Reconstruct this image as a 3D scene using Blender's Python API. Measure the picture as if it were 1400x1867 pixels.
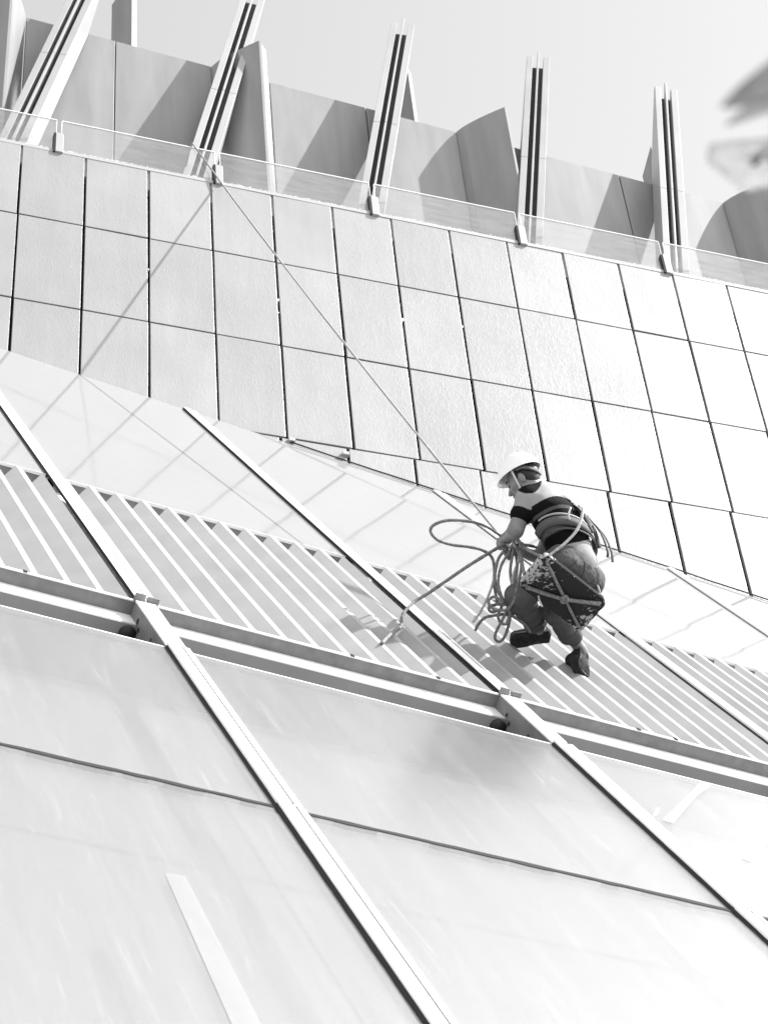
import bpy, bmesh, math, random
import numpy as np
from mathutils import Vector, Matrix

random.seed(7); rng = np.random.default_rng(11)
sc = bpy.context.scene
for o in list(bpy.data.objects): bpy.data.objects.remove(o)
COL = sc.collection

# ------------------------------------------------------------------ camera
FPX, CX, CY = 4120.0, 700.0, 933.5            # focal length and centre in photo pixels
CAM = np.array([0, 0, 1.6])
RW = np.array([[0.94817341, 0.16635859, 0.27072497],
               [-0.309029, 0.68106017, 0.66382085],
               [-0.07394769, -0.71307914, 0.69717277]])   # camera (right, down, forward) -> world
cd = bpy.data.cameras.new('camera'); cam = bpy.data.objects.new('camera', cd); COL.objects.link(cam)
cd.sensor_fit = 'VERTICAL'; cd.sensor_height = 36; cd.lens = FPX / 1867 * 36
cd.clip_start = 0.05; cd.clip_end = 3000
r_, d_, f_ = RW[:, 0], RW[:, 1], RW[:, 2]
cam.matrix_world = Matrix(((r_[0], -d_[0], -f_[0], CAM[0]), (r_[1], -d_[1], -f_[1], CAM[1]),
                           (r_[2], -d_[2], -f_[2], CAM[2]), (0, 0, 0, 1)))
cd.dof.use_dof = True; cd.dof.focus_distance = 14.2; cd.dof.aperture_fstop = 9.0
sc.camera = cam

# ------------------------------------------------------------------ sky, sun, exposure
SUN = np.array([0.643, -0.310, 0.700]); SUN = SUN / np.linalg.norm(SUN)
w = bpy.data.worlds.new('World'); sc.world = w; w.use_nodes = True
nt = w.node_tree; nt.nodes.clear()
sky = nt.nodes.new('ShaderNodeTexSky'); sky.sky_type = 'NISHITA'; sky.sun_disc = False
sky.sun_elevation = math.asin(SUN[2]); sky.sun_rotation = math.atan2(SUN[0], SUN[1])
sky.air_density = 1.0; sky.dust_density = 0.5; sky.ozone_density = 1.0
bw = nt.nodes.new('ShaderNodeRGBToBW'); bg = nt.nodes.new('ShaderNodeBackground'); wo = nt.nodes.new('ShaderNodeOutputWorld')
bg.inputs['Strength'].default_value = 0.15
nt.links.new(sky.outputs[0], bw.inputs[0]); nt.links.new(bw.outputs[0], bg.inputs[0]); nt.links.new(bg.outputs[0], wo.inputs[0])
sd = bpy.data.lights.new('sun', 'SUN'); sd.energy = 3.0; sd.angle = math.radians(0.53); sd.color = (1, 1, 1)
so = bpy.data.objects.new('sun', sd); COL.objects.link(so)
so.rotation_euler = Vector(SUN).to_track_quat('Z', 'Y').to_euler(); so.location = (20, -10, 40)
sc.view_settings.view_transform = 'Standard'; sc.view_settings.look = 'None'
sc.view_settings.exposure = 1.82; sc.view_settings.gamma = 1.0
sc.view_settings.use_curve_mapping = False
sc.render.engine = 'CYCLES'
sc.render.resolution_x = 767; sc.render.resolution_y = 1024

# ------------------------------------------------------------------ helpers
def nrm(v): v = np.asarray(v, float); return v / np.linalg.norm(v)
def ray(px, py): return RW @ np.array([px - CX, py - CY, FPX])
def on_plane(px, py, q, n):
    d = ray(px, py); return CAM + d * (((q - CAM) @ n) / (d @ n))
def at_y(px, py, Y): return on_plane(px, py, np.array([0, Y, 0.]), np.array([0, 1., 0]))

HU = np.array([0.99105647, 0.13344315, 0.]); MV = np.array([-0.07144799, 0.53063039, 0.84458663])
NG = np.array([0.1127043, -0.83703304, 0.53541892]); FEET = np.array([5.01375135, 9.77843074, 10.90615869])
def S(u, v, wv=0.0):                                          # a point of the sloping facade: along, up, out (the bars splay slightly)
    k = np.interp(u, [-5.2, -3.07, -.95, 1.1, 3.1, 7.2], [.012, .012, .034, .02, .0, .0] if v > -1.6 else [.007, .007, .018, .018, .018, .018])
    return FEET + HU * (u - k * (v + 1.6)) + MV * v + NG * wv
YW = 12.603; YC = YW + 0.8
D0 = 14.33647
def at_z(px, py, z=0.0):                                       # pixel + metres towards the viewer of the feet
    return CAM + ray(px, py) * ((D0 - z) / FPX)

def obj(name, verts, faces, mat, parent=None, smooth=False):
    me = bpy.data.meshes.new(name)
    me.from_pydata([tuple(map(float, v)) for v in verts], [], [tuple(map(int, f)) for f in faces])
    me.validate(); me.update()
    bm = bmesh.new(); bm.from_mesh(me); bmesh.ops.recalc_face_normals(bm, faces=bm.faces); bm.to_mesh(me); bm.free()
    if smooth: me.polygons.foreach_set('use_smooth', [True] * len(me.polygons))
    if mat: me.materials.append(mat)
    o = bpy.data.objects.new(name, me); COL.objects.link(o)
    if parent is not None: o.parent = parent; o.matrix_parent_inverse = parent.matrix_world.inverted()
    return o
def tag(o, label=None, cat=None, group=None, kind=None):
    if label: o['label'] = label
    if cat: o['category'] = cat
    if group: o['group'] = group
    if kind: o['kind'] = kind
    return o
def thing(name, loc, label, cat, group=None):
    o = bpy.data.objects.new(name, None); COL.objects.link(o); o.empty_display_size = .1
    o.matrix_world = Matrix.Translation(Vector([float(x) for x in loc]))
    return tag(o, label, cat, group)
BOXF = [(0, 1, 2, 3), (4, 7, 6, 5), (0, 4, 5, 1), (1, 5, 6, 2), (2, 6, 7, 3), (3, 7, 4, 0)]
def hexa(name, p8, mat, parent=None, bev=0.0):
    o = obj(name, p8, BOXF, mat, parent)
    if bev: b = o.modifiers.new('bevel', 'BEVEL'); b.width = bev; b.segments = 2
    return o
def sbox(name, u0, u1, v0, v1, w0, w1, mat, parent=None, bev=0.0):     # box in facade coordinates
    return hexa(name, [S(u0, v0, w0), S(u1, v0, w0), S(u1, v1, w0), S(u0, v1, w0),
                       S(u0, v0, w1), S(u1, v0, w1), S(u1, v1, w1), S(u0, v1, w1)], mat, parent, bev)
def prism(name, poly_a, poly_b, mat, parent=None, bev=0.0):           # two matching rings joined
    n = len(poly_a)
    F = [tuple(range(n)), tuple(range(2 * n - 1, n - 1, -1))] + [(i, (i + 1) % n, n + (i + 1) % n, n + i) for i in range(n)]
    o = obj(name, list(poly_a) + list(poly_b), F, mat, parent)
    if bev: b = o.modifiers.new('bevel', 'BEVEL'); b.width = bev; b.segments = 2
    return o
def spline(pts, n=10):
    P = [np.asarray(p, float) for p in pts]; P = [2 * P[0] - P[1]] + P + [2 * P[-1] - P[-2]]
    out = []
    for i in range(1, len(P) - 2):
        for k in range(n):
            t = k / n; a, b, c, d = P[i - 1:i + 3]
            out.append(.5 * (2 * b + (c - a) * t + (2 * a - 5 * b + 4 * c - d) * t * t + (3 * b - a - 3 * c + d) * t ** 3))
    out.append(P[-2]); return out
def tube_vf(path, r, sides=8):
    path = [np.asarray(p, float) for p in path]; V = []; Fc = []
    up = np.array([.31, .2, .93])
    for i, p in enumerate(path):
        t = nrm(path[min(i + 1, len(path) - 1)] - path[max(i - 1, 0)])
        a = up - t * (up @ t); a = nrm(a) if np.linalg.norm(a) > 1e-6 else nrm(np.cross(t, [1, 0, 0])); up = a
        b = np.cross(t, a); rr = r[i] if hasattr(r, '__len__') else r
        for k in range(sides):
            an = 2 * math.pi * k / sides; V.append(p + rr * (math.cos(an) * a + math.sin(an) * b))
    m = len(path)
    for i in range(m - 1):
        for k in range(sides):
            k2 = (k + 1) % sides; Fc.append((i * sides + k, i * sides + k2, (i + 1) * sides + k2, (i + 1) * sides + k))
    Fc.append(tuple(range(sides))[::-1]); Fc.append(tuple(range((m - 1) * sides, m * sides)))
    return V, Fc
def tube(name, path, r, mat, parent=None, sides=8):
    if 'rope' in name and not hasattr(r, '__len__'): r = [r * random.uniform(.9, 1.12) for _ in path]
    V, Fc = tube_vf(path, r, sides); return obj(name, V, Fc, mat, parent, True)

# ------------------------------------------------------------------ materials
def mat(name, val, rough=.5, metal=0., spec=.4, noise=None, bump=None, coat=0.):
    m = bpy.data.materials.new(name); m.use_nodes = True; N = m.node_tree; L = N.links
    p = N.nodes['Principled BSDF']
    p.inputs['Base Color'].default_value = (val, val, val, 1); p.inputs['Roughness'].default_value = rough
    p.inputs['Metallic'].default_value = metal; p.inputs['Specular IOR Level'].default_value = spec
    p.inputs['Coat Weight'].default_value = coat
    tc = N.nodes.new('ShaderNodeTexCoord')
    if noise:                                  # (scale xyz, low, high, detail)
        sc_, lo, hi, det = noise
        mp = N.nodes.new('ShaderNodeMapping'); mp.inputs['Scale'].default_value = sc_
        nz = N.nodes.new('ShaderNodeTexNoise'); nz.inputs['Scale'].default_value = 1; nz.inputs['Detail'].default_value = det
        rp = N.nodes.new('ShaderNodeValToRGB'); e = rp.color_ramp.elements
        e[0].position = .3; e[1].position = .7; e[0].color = (lo, lo, lo, 1); e[1].color = (hi, hi, hi, 1)
        L.new(tc.outputs['Object'], mp.inputs[0]); L.new(mp.outputs[0], nz.inputs['Vector'])
        L.new(nz.outputs['Fac'], rp.inputs[0]); L.new(rp.outputs[0], p.inputs['Base Color'])
    if bump:                                   # (scale xyz, strength, distance, detail)
        sc_, st, ds, det = bump
        mp = N.nodes.new('ShaderNodeMapping'); mp.inputs['Scale'].default_value = sc_
        nz = N.nodes.new('ShaderNodeTexNoise'); nz.inputs['Scale'].default_value = 1; nz.inputs['Detail'].default_value = det
        b = N.nodes.new('ShaderNodeBump'); b.inputs['Strength'].default_value = st; b.inputs['Distance'].default_value = ds
        L.new(tc.outputs['Object'], mp.inputs[0]); L.new(mp.outputs[0], nz.inputs['Vector'])
        L.new(nz.outputs['Fac'], b.inputs['Height']); L.new(b.outputs[0], p.inputs['Normal'])
    return m

def stone_mat(name, val, fine):
    m = mat(name, val, .40, spec=.5); N = m.node_tree; L = N.links; p = N.nodes['Principled BSDF']
    tc = N.nodes.new('ShaderNodeTexCoord'); geo = N.nodes.new('ShaderNodeObjectInfo')
    ad = N.nodes.new('ShaderNodeVectorMath'); ad.operation = 'ADD'
    ml = N.nodes.new('ShaderNodeVectorMath'); ml.operation = 'SCALE'; ml.inputs['Scale'].default_value = 0.0
    L.new(tc.outputs['Object'], ad.inputs[0]); L.new(geo.outputs['Location'], ml.inputs[0]); L.new(ml.outputs[0], ad.inputs[1])
    mp = N.nodes.new('ShaderNodeMapping'); mp.inputs['Rotation'].default_value = (0, .75, 0)
    mp.inputs['Scale'].default_value = (90, 60, 90) if fine else (34, 20, 12)
    L.new(ad.outputs[0], mp.inputs[0])
    n1 = N.nodes.new('ShaderNodeTexNoise'); n1.inputs['Scale'].default_value = 1; n1.inputs['Detail'].default_value = 3
    n1.inputs['Distortion'].default_value = 0.2 if fine else 1.6; L.new(mp.outputs[0], n1.inputs['Vector'])
    rp = N.nodes.new('ShaderNodeValToRGB'); e = rp.color_ramp.elements
    e[0].position = .50 if not fine else .35; e[1].position = .62 if not fine else .7
    L.new(n1.outputs['Fac'], rp.inputs[0])
    n2 = N.nodes.new('ShaderNodeTexNoise'); n2.inputs['Scale'].default_value = 120; n2.inputs['Detail'].default_value = 2
    L.new(tc.outputs['Object'], n2.inputs['Vector'])
    mx = N.nodes.new('ShaderNodeMath'); mx.operation = 'MULTIPLY_ADD'; mx.inputs[1].default_value = .35
    L.new(n2.outputs['Fac'], mx.inputs[0]); L.new(rp.outputs[0], mx.inputs[2])
    b = N.nodes.new('ShaderNodeBump'); b.inputs['Strength'].default_value = .17; b.inputs['Distance'].default_value = .0035
    L.new(mx.outputs[0], b.inputs['Height']); L.new(b.outputs[0], p.inputs['Normal'])
    n3 = N.nodes.new('ShaderNodeTexNoise'); n3.inputs['Scale'].default_value = 1.3; n3.inputs['Detail'].default_value = 5
    L.new(tc.outputs['Object'], n3.inputs['Vector'])
    r3 = N.nodes.new('ShaderNodeValToRGB'); e = r3.color_ramp.elements
    e[0].color = (val * .9,) * 3 + (1,); e[1].color = (val * 1.05,) * 3 + (1,); e[0].position = .3; e[1].position = .7
    L.new(n3.outputs['Fac'], r3.inputs[0])
    n4 = N.nodes.new('ShaderNodeTexNoise'); n4.inputs['Scale'].default_value = 1; n4.inputs['Detail'].default_value = 4
    m4 = N.nodes.new('ShaderNodeMapping'); m4.inputs['Scale'].default_value = (9, 9, .9); L.new(tc.outputs['Object'], m4.inputs[0]); L.new(m4.outputs[0], n4.inputs['Vector'])
    a4 = N.nodes.new('ShaderNodeMapRange'); a4.inputs[1].default_value = .35; a4.inputs[2].default_value = .7; a4.inputs[3].default_value = .955; a4.inputs[4].default_value = 1.02
    L.new(n4.outputs['Fac'], a4.inputs[0])
    a5 = N.nodes.new('ShaderNodeMapRange'); a5.inputs[3].default_value = .92; a5.inputs[4].default_value = 1.07; L.new(geo.outputs['Random'], a5.inputs[0])
    mm = N.nodes.new('ShaderNodeMath'); mm.operation = 'MULTIPLY'; L.new(a4.outputs[0], mm.inputs[0]); L.new(a5.outputs[0], mm.inputs[1])
    vs = N.nodes.new('ShaderNodeVectorMath'); vs.operation = 'SCALE'; L.new(r3.outputs[0], vs.inputs[0]); L.new(mm.outputs[0], vs.inputs['Scale'])
    L.new(vs.outputs[0], p.inputs['Base Color'])
    return m

def glass_mirror(name, gloss=.46, clear=.42, dval=.42, refl=.81, rough=.22):
    """Facade glass seen at a grazing angle: part reflection, part view of the blind behind, a little dust."""
    m = bpy.data.materials.new(name); m.use_nodes = True; N = m.node_tree; L = N.links; N.nodes.clear()
    out = N.nodes.new('ShaderNodeOutputMaterial'); mix = N.nodes.new('ShaderNodeMixShader'); m2 = N.nodes.new('ShaderNodeMixShader')
    gl = N.nodes.new('ShaderNodeBsdfGlossy'); gl.inputs['Color'].default_value = (refl, refl, refl, 1); gl.inputs['Roughness'].default_value = rough
    df = N.nodes.new('ShaderNodeBsdfDiffuse'); df.inputs['Color'].default_value = (dval, dval, dval, 1)
    tr = N.nodes.new('ShaderNodeBsdfTransparent'); tr.inputs[0].default_value = (.95, .95, .95, 1)
    tc = N.nodes.new('ShaderNodeTexCoord'); mp = N.nodes.new('ShaderNodeMapping')
    du = N.nodes.new('ShaderNodeVectorMath'); du.operation = 'DOT_PRODUCT'; du.inputs[1].default_value = tuple(HU)
    dv = N.nodes.new('ShaderNodeVectorMath'); dv.operation = 'DOT_PRODUCT'; dv.inputs[1].default_value = tuple(MV)
    cb = N.nodes.new('ShaderNodeCombineXYZ'); L.new(tc.outputs['Object'], du.inputs[0]); L.new(tc.outputs['Object'], dv.inputs[0])
    L.new(du.outputs['Value'], cb.inputs[0]); L.new(dv.outputs['Value'], cb.inputs[1])
    mp.inputs['Rotation'].default_value = (0, 0, .25); mp.inputs['Scale'].default_value = (7, .7, 1)
    nz = N.nodes.new('ShaderNodeTexNoise'); nz.inputs['Scale'].default_value = 1.0; nz.inputs['Detail'].default_value = 8; nz.inputs['Roughness'].default_value = .65
    nz.inputs['Distortion'].default_value = .6
    rp = N.nodes.new('ShaderNodeMapRange'); rp.inputs[1].default_value = .3; rp.inputs[2].default_value = .75
    sp = N.nodes.new('ShaderNodeTexNoise'); sp.inputs['Scale'].default_value = 9; sp.inputs['Detail'].default_value = 6; sp.inputs['Roughness'].default_value = .75
    L.new(cb.outputs[0], sp.inputs['Vector'])
    gr = N.nodes.new('ShaderNodeMapRange'); gr.inputs[1].default_value = .35; gr.inputs[2].default_value = .7
    gr.inputs[3].default_value = gloss * .96; gr.inputs[4].default_value = gloss * 1.04; L.new(sp.outputs['Fac'], gr.inputs[0]); L.new(gr.outputs[0], mix.inputs[0])
    fs = N.nodes.new('ShaderNodeTexNoise'); fs.inputs['Scale'].default_value = 1; fs.inputs['Detail'].default_value = 6; fs.inputs['Distortion'].default_value = 1.2
    fm = N.nodes.new('ShaderNodeMapping'); fm.inputs['Rotation'].default_value = (0, 0, -.35); fm.inputs['Scale'].default_value = (26, 1.6, 1); L.new(cb.outputs[0], fm.inputs[0]); L.new(fm.outputs[0], fs.inputs['Vector'])
    fr = N.nodes.new('ShaderNodeMapRange'); fr.inputs[1].default_value = .60; fr.inputs[2].default_value = .78; fr.inputs[3].default_value = 0; fr.inputs[4].default_value = .22
    L.new(fs.outputs['Fac'], fr.inputs[0]); fa = N.nodes.new('ShaderNodeMath'); fa.operation = 'ADD'; fa.use_clamp = True
    L.new(rp.outputs[0], fa.inputs[0]); L.new(fr.outputs[0], fa.inputs[1])
    dust = 1 - gloss - clear; dd = dust / (dust + clear)
    rp.inputs[3].default_value = dd * .75 if clear > 0 else 1; rp.inputs[4].default_value = min(1, dd * 1.3)
    L.new(cb.outputs[0], mp.inputs[0]); L.new(mp.outputs[0], nz.inputs['Vector']); L.new(nz.outputs['Fac'], rp.inputs[0])
    n2 = N.nodes.new('ShaderNodeTexNoise'); n2.inputs['Scale'].default_value = 1.1; n2.inputs['Detail'].default_value = 2
    L.new(tc.outputs['Object'], n2.inputs['Vector'])
    b = N.nodes.new('ShaderNodeBump'); b.inputs['Strength'].default_value = .06; b.inputs['Distance'].default_value = .02
    L.new(n2.outputs['Fac'], b.inputs['Height']); L.new(b.outputs[0], gl.inputs['Normal'])
    L.new(fa.outputs[0], m2.inputs[0]); L.new(tr.outputs[0], m2.inputs[1]); L.new(df.outputs[0], m2.inputs[2])
    L.new(m2.outputs[0], mix.inputs[1]); L.new(gl.outputs[0], mix.inputs[2]); L.new(mix.outputs[0], out.inputs[0])
    return m

def glass_clear(name, clear=.80):
    m = bpy.data.materials.new(name); m.use_nodes = True; N = m.node_tree; L = N.links; N.nodes.clear()
    out = N.nodes.new('ShaderNodeOutputMaterial'); mix = N.nodes.new('ShaderNodeMixShader'); m2 = N.nodes.new('ShaderNodeMixShader')
    tr = N.nodes.new('ShaderNodeBsdfTransparent'); tr.inputs[0].default_value = (.96, .96, .96, 1)
    gl = N.nodes.new('ShaderNodeBsdfGlossy'); gl.inputs['Roughness'].default_value = .04
    df = N.nodes.new('ShaderNodeBsdfDiffuse'); df.inputs['Color'].default_value = (.45, .45, .45, 1)
    tc = N.nodes.new('ShaderNodeTexCoord'); mp = N.nodes.new('ShaderNodeMapping'); mp.inputs['Scale'].default_value = (1.5, 1, 11)
    nz = N.nodes.new('ShaderNodeTexNoise'); nz.inputs['Scale'].default_value = 2.2; nz.inputs['Detail'].default_value = 6
    rp = N.nodes.new('ShaderNodeMapRange'); rp.inputs[1].default_value = .3; rp.inputs[2].default_value = .75
    rp.inputs[3].default_value = (1 - clear) * .7; rp.inputs[4].default_value = (1 - clear) * 1.3
    L.new(tc.outputs['Object'], mp.inputs[0]); L.new(mp.outputs[0], nz.inputs['Vector']); L.new(nz.outputs['Fac'], rp.inputs[0])
    m2.inputs[0].default_value = .35
    L.new(gl.outputs[0], m2.inputs[1]); L.new(df.outputs[0], m2.inputs[2])
    L.new(rp.outputs[0], mix.inputs[0]); L.new(tr.outputs[0], mix.inputs[1]); L.new(m2.outputs[0], mix.inputs[2]); L.new(mix.outputs[0], out.inputs[0])
    return m

M_STONE = stone_mat('stone_rough', .275, False); M_STONE2 = stone_mat('stone_granular', .265, True)
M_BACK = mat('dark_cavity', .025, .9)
M_CLAD = mat('cladding_metal', .22, .40, noise=((6, 6, .8), .19, .245, 7), bump=((1.2, 1.2, .6), .15, .02, 2))
M_FIN = mat('fin_metal', .31, .45, noise=((3, 3, 1.2), .285, .335, 5))
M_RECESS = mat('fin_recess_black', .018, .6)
M_CAP = mat('white_cap_paint', .78, .4, noise=((5, 5, 5), .74, .8, 4))
M_GROOVE = mat('dark_sealant', .03, .8, spec=.15)
M_LOUV = mat('louvre_paint', .272, .55, noise=((3, 3, 3), .245, .295, 7))
M_BEAM = mat('beam_paint', .18, .5, noise=((14, 14, 1.5), .14, .20, 6))
M_GLASS = glass_mirror('coated_glass'); M_GLASS_UP = glass_mirror('coated_glass_upper', .42, 0.0, .26, .86, .05)
M_BAL = glass_clear('balustrade_glass'); M_EDGE_LIGHT = mat('glass_edge_highlight', .8, .2)  # edge white stands for the light that pane edges catch
M_WHITE = mat('white_sealant', .55, .8)
M_BRACK = mat('bracket_metal', .33, .45)
M_REFL = glass_mirror('reflection_pale', .46, .42, .48, .93, .22); M_REFLD = glass_mirror('reflection_grey', .46, .40, .3, .60, .2)  # glass tones with a reflection painted into them
M_BLIND = mat('inner_blind_cloth', .62, .9)
M_ROPE = mat('rope_fibre', .16, .8, noise=((60, 60, 60), .10, .22, 3), bump=((140, 140, 140), .6, .004, 2))
M_ROPEL = mat('rope_fibre_pale', .42, .8, noise=((60, 60, 60), .30, .5, 3), bump=((140, 140, 140), .6, .004, 2))
M_SKIN = mat('skin', .17, .5, noise=((30, 30, 30), .14, .2, 3))
M_HAIR = mat('hair', .012, .6)
M_HELM = mat('helmet_plastic', .78, .25)
M_JEAN = mat('denim', .08, .85, spec=.15, noise=((9, 9, 9), .062, .095, 6), bump=((13, 13, 13), .9, .035, 3))
M_SHOE = mat('shoe_rubber', .025, .8, spec=.12, noise=((40, 40, 40), .017, .036, 3))
M_HARN = mat('harness_webbing', .05, .8); M_HARNG = mat('harness_grey', .085, .8, spec=.2); M_HARNL = mat('harness_pale', .5, .7)
M_STEEL = mat('steel', .55, .3, metal=1.)

# ------------------------------------------------------------------ ground
g = obj('ground', [(-400, -400, 0), (400, -400, 0), (400, 400, 0), (-400, 400, 0)], [(0, 1, 2, 3)],
        mat('paving', .16, .9, noise=((.6, .6, .6), .13, .19, 6))); tag(g, kind='structure')

# ------------------------------------------------------------------ stone wall
def zs(x): return .022 * (x - 5.4)
ROWS = [18.962, 17.905, 16.745, 15.555, 14.36, 13.16]
wall = thing('stone_wall', (5.5, YW, 13), 'pale stone panel wall with dark open joints above the sloping glass', 'wall')
hexa('backing', [(0, YW + .1, 12.2), (14, YW + .1, 12.2), (14, YW + .5, 12.2), (0, YW + .5, 12.2),
                 (0, YW + .1, 18.93 + zs(0)), (14, YW + .1, 18.93 + zs(14)), (14, YW + .5, 18.93 + zs(14)), (0, YW + .5, 18.93 + zs(0))], M_BACK, wall)
def vwall(u):  # slope coordinate where the glass meets the wall plane
    v = 5.0
    for _ in range(4): v = v + (YW - S(u, v)[1]) / MV[1]
    return v
def zglass(x):
    # height of the glass plane at wall face
    d = np.array([x, YW, 0]) - FEET; return FEET[2] - (NG[0] * d[0] + NG[1] * d[1]) / NG[2]
for r in range(5):
    off = 1.925 if r < 3 else 1.844 + .0
    pitch = .60 if r < 3 else .605
    for k in range(-2, 20):
        x0, x1 = off + pitch * k, off + pitch * (k + 1)
        zt0, zt1 = ROWS[r] + zs(x0), ROWS[r] + zs(x1); zb0, zb1 = ROWS[r + 1] + zs(x0), ROWS[r + 1] + zs(x1)
        if max(zt0 - zglass(x0), zt1 - zglass(x1)) < -.02: continue
        gv = .0135 + random.uniform(-.003, .003); gh = .0085 + random.uniform(-.003, .002)
        if r == 0: gh0 = 0.0
        jx = [random.uniform(-.003, .003) for _ in range(4)]
        y = YW + random.uniform(-.0015, .0015); ty = random.uniform(-.0015, .0015); tz = random.uniform(-.002, .002)
        P = []
        for dy in (0, .035):
            P += [(x0 + gv + jx[0], y + ty + tz + dy, zb0 + gh), (x1 - gv + jx[1], y - ty + tz + dy, zb1 + gh),
                  (x1 - gv + jx[2], y - ty - tz + dy, zt1 - gh), (x0 + gv + jx[3], y + ty - tz + dy, zt0 - gh)]
        fine = (k, r) in ((4, 0), (-1, 1), (-1, 2), (-2, 0), (-2, 1)) or random.random() < .06
        hexa('stone_panel', P, M_STONE2 if fine else M_STONE, wall, .003)
# white shims and chips in the joints
for (k, z, rr) in ((4, 17.35, .010), (4, 17.18, .005), (6, 17.42, .013), (2, 17.42, .007), (7, 17.50, .008)):
    p = np.array([1.925 + .6 * k, YW + .012, z])
    hexa('joint_shim', [p + np.array([sx * rr * .8, sy * rr, sz * rr * 1.6 + sx * rr * .5]) for sz in (-1, 1) for sx, sy in ((-1, -1), (1, -1), (1, 1), (-1, 1))], M_WHITE, wall)
# clips showing under the lower edge
for (px, py) in ((532, 803), (630, 828)):
    p = at_y(px, py, YW - .01)
    hexa('panel_clip', [p + np.array([sx * .028, sy * .02, sz * .018]) for sz in (-1, 1) for sx, sy in ((-1, -1), (1, -1), (1, 1), (-1, 1))], M_BRACK, wall)

# flashing along the junction with the glass
pts = []
x = 4.35
fl = []
while x < 11:
    fl.append(np.array([x, YW - .012, zglass(x) + .012 + random.uniform(-.004, .004)])); x += .25
tube('junction_gasket', fl, .0065, M_GROOVE, wall, 6)

# roof deck behind the balustrade
dk = hexa('roof_deck', [(0, YW + .02, 18.6), (14, YW + .02, 18.6), (14, YC + 2, 18.6), (0, YC + 2, 18.6),
                        (0, YW + .02, 18.925 + zs(0)), (14, YW + .02, 18.925 + zs(14)), (14, YC + 2, 18.925 + zs(14)), (0, YC + 2, 18.925 + zs(0))],
          mat('deck_concrete', .35, .9)); tag(dk, kind='structure')

# ------------------------------------------------------------------ metal cladding with wedge buttresses
clad = thing('metal_cladding', (5.5, YC, 19), 'brushed grey metal cladding panels behind the roof fins', 'cladding')
def ztop(x): return 22.17 - .068 * (x - 2.015)
for (x0, x1) in ((-.6, .5), (.52, 1.36), (2.015, 2.96), (2.972, 4.009), (4.66, 5.735), (5.747, 6.781), (7.44, 8.70), (8.712, 9.964), (10.62, 12.2), (12.212, 14.0)):
    hexa('cladding_panel', [(x0, YC, 18.7), (x1, YC, 18.7), (x1, YC + .06, 18.7), (x0, YC + .06, 18.7),
                            (x0, YC, ztop(x0)), (x1, YC, ztop(x1)), (x1, YC + .06, ztop(x1)), (x0, YC + .06, ztop(x0))], M_CLAD, clad, .004)
for xs in (2.966, 5.741, 8.706):
    hexa('seam_strip', [(xs - .02, YC + .062, 18.7), (xs + .02, YC + .062, 18.7), (xs + .02, YC + .08, 18.7), (xs - .02, YC + .08, 18.7),
                        (xs - .02, YC + .062, ztop(xs) - .01), (xs + .02, YC + .062, ztop(xs) - .01), (xs + .02, YC + .08, ztop(xs) - .01), (xs - .02, YC + .08, ztop(xs) - .01)],
         M_GROOVE if xs > 5 else M_FIN, clad)
for xc in (1.36, 4.009, 6.781, 9.964):
    ring = []
    for i in range(9):                                   # curved shaded face from the crease to the outer edge
        t = i / 8; ring.append((xc + .004 + .40 * t, YC - .45 * (t ** .8)))
    ring += [(xc + .43, YC - .448), (xc + .64, YC + .0), (xc + .64, YC + .05), (xc + .004, YC + .05)]
    zt = ztop(xc)
    prism('wedge_buttress', [(a, b, 18.7) for a, b in ring], [(a, b, zt) for a, b in ring], M_CLAD, clad)

# ------------------------------------------------------------------ roof fins
FD = nrm([.19656, .125, .97339]); 
ordn = ['first', 'second', 'third', 'fourth', 'fifth', 'sixth']
def fin(bx, by, length, label, az):
    FDEP = np.array([math.sin(math.radians(az)), math.cos(math.radians(az)), 0]); FDEP = nrm(FDEP - FD * (FDEP @ FD)); FS = np.cross(FDEP, FD); FS = FS if FS[0] > 0 else -FS
    B = at_y(bx, by, YW + .15); B = B - FD * ((B[2] - 18.75) / FD[2]); Ltot = (23.68 - 18.75) / FD[2] + length
    t = thing('roof_fin', B, label, 'fin', 'leaning metal fins along the roof edge')
    q = lambda s, d, l: B + FS * s + FDEP * d + FD * l
    def plate(name, s0, s1, prof, m):
        return prism(name, [q(s0, d, l) for d, l in prof], [q(s1, d, l) for d, l in prof], m, t, .003)
    jt = 2.32
    pr_lo = lambda dep: [(0, 0), (0, jt - .004), (dep, jt - .2), (dep, 0)]
    pr_hi = lambda dep, top: [(0, jt + .004), (0, top), (.05, top), (dep, top - 1.45), (dep, jt - .19)]
    for s0, s1 in ((-.133, -.064), (.060, .133)):
        plate('side_plate', s0, s1, pr_lo(.30), M_FIN); plate('side_plate', s0, s1, pr_hi(.30, Ltot - .13), M_FIN)
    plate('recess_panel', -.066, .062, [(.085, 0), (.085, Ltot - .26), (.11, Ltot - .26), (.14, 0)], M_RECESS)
    plate('center_blade', -.014, .008, [(-.012, 0), (-.012, jt - .004), (.08, jt), (.08, 0)], M_FIN)
    plate('center_blade', -.014, .008, [(-.012, jt + .004), (-.012, Ltot), (.02, Ltot), (.08, Ltot - .5), (.08, jt + .004)], M_FIN)
    return t
finpos = [((28, 246), 'leaning metal roof fin nearest the left edge, its broad right side sunlit'),
          ((361, 315), 'leaning metal roof fin standing above the top of the taut rope'),
          ((684, 337), 'leaning roof fin third from the left, top showing against the sky'),
          ((966, 414), 'upright roof fin beside the dark curved wedge in the middle right'),
          ((1233, 481), 'roof fin farthest right, nearest the blurred leaves')]
for (b, lab), az in zip(finpos, (14, 6, 12, 15, 9)): fin(b[0], b[1], 0, lab, az)
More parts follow.
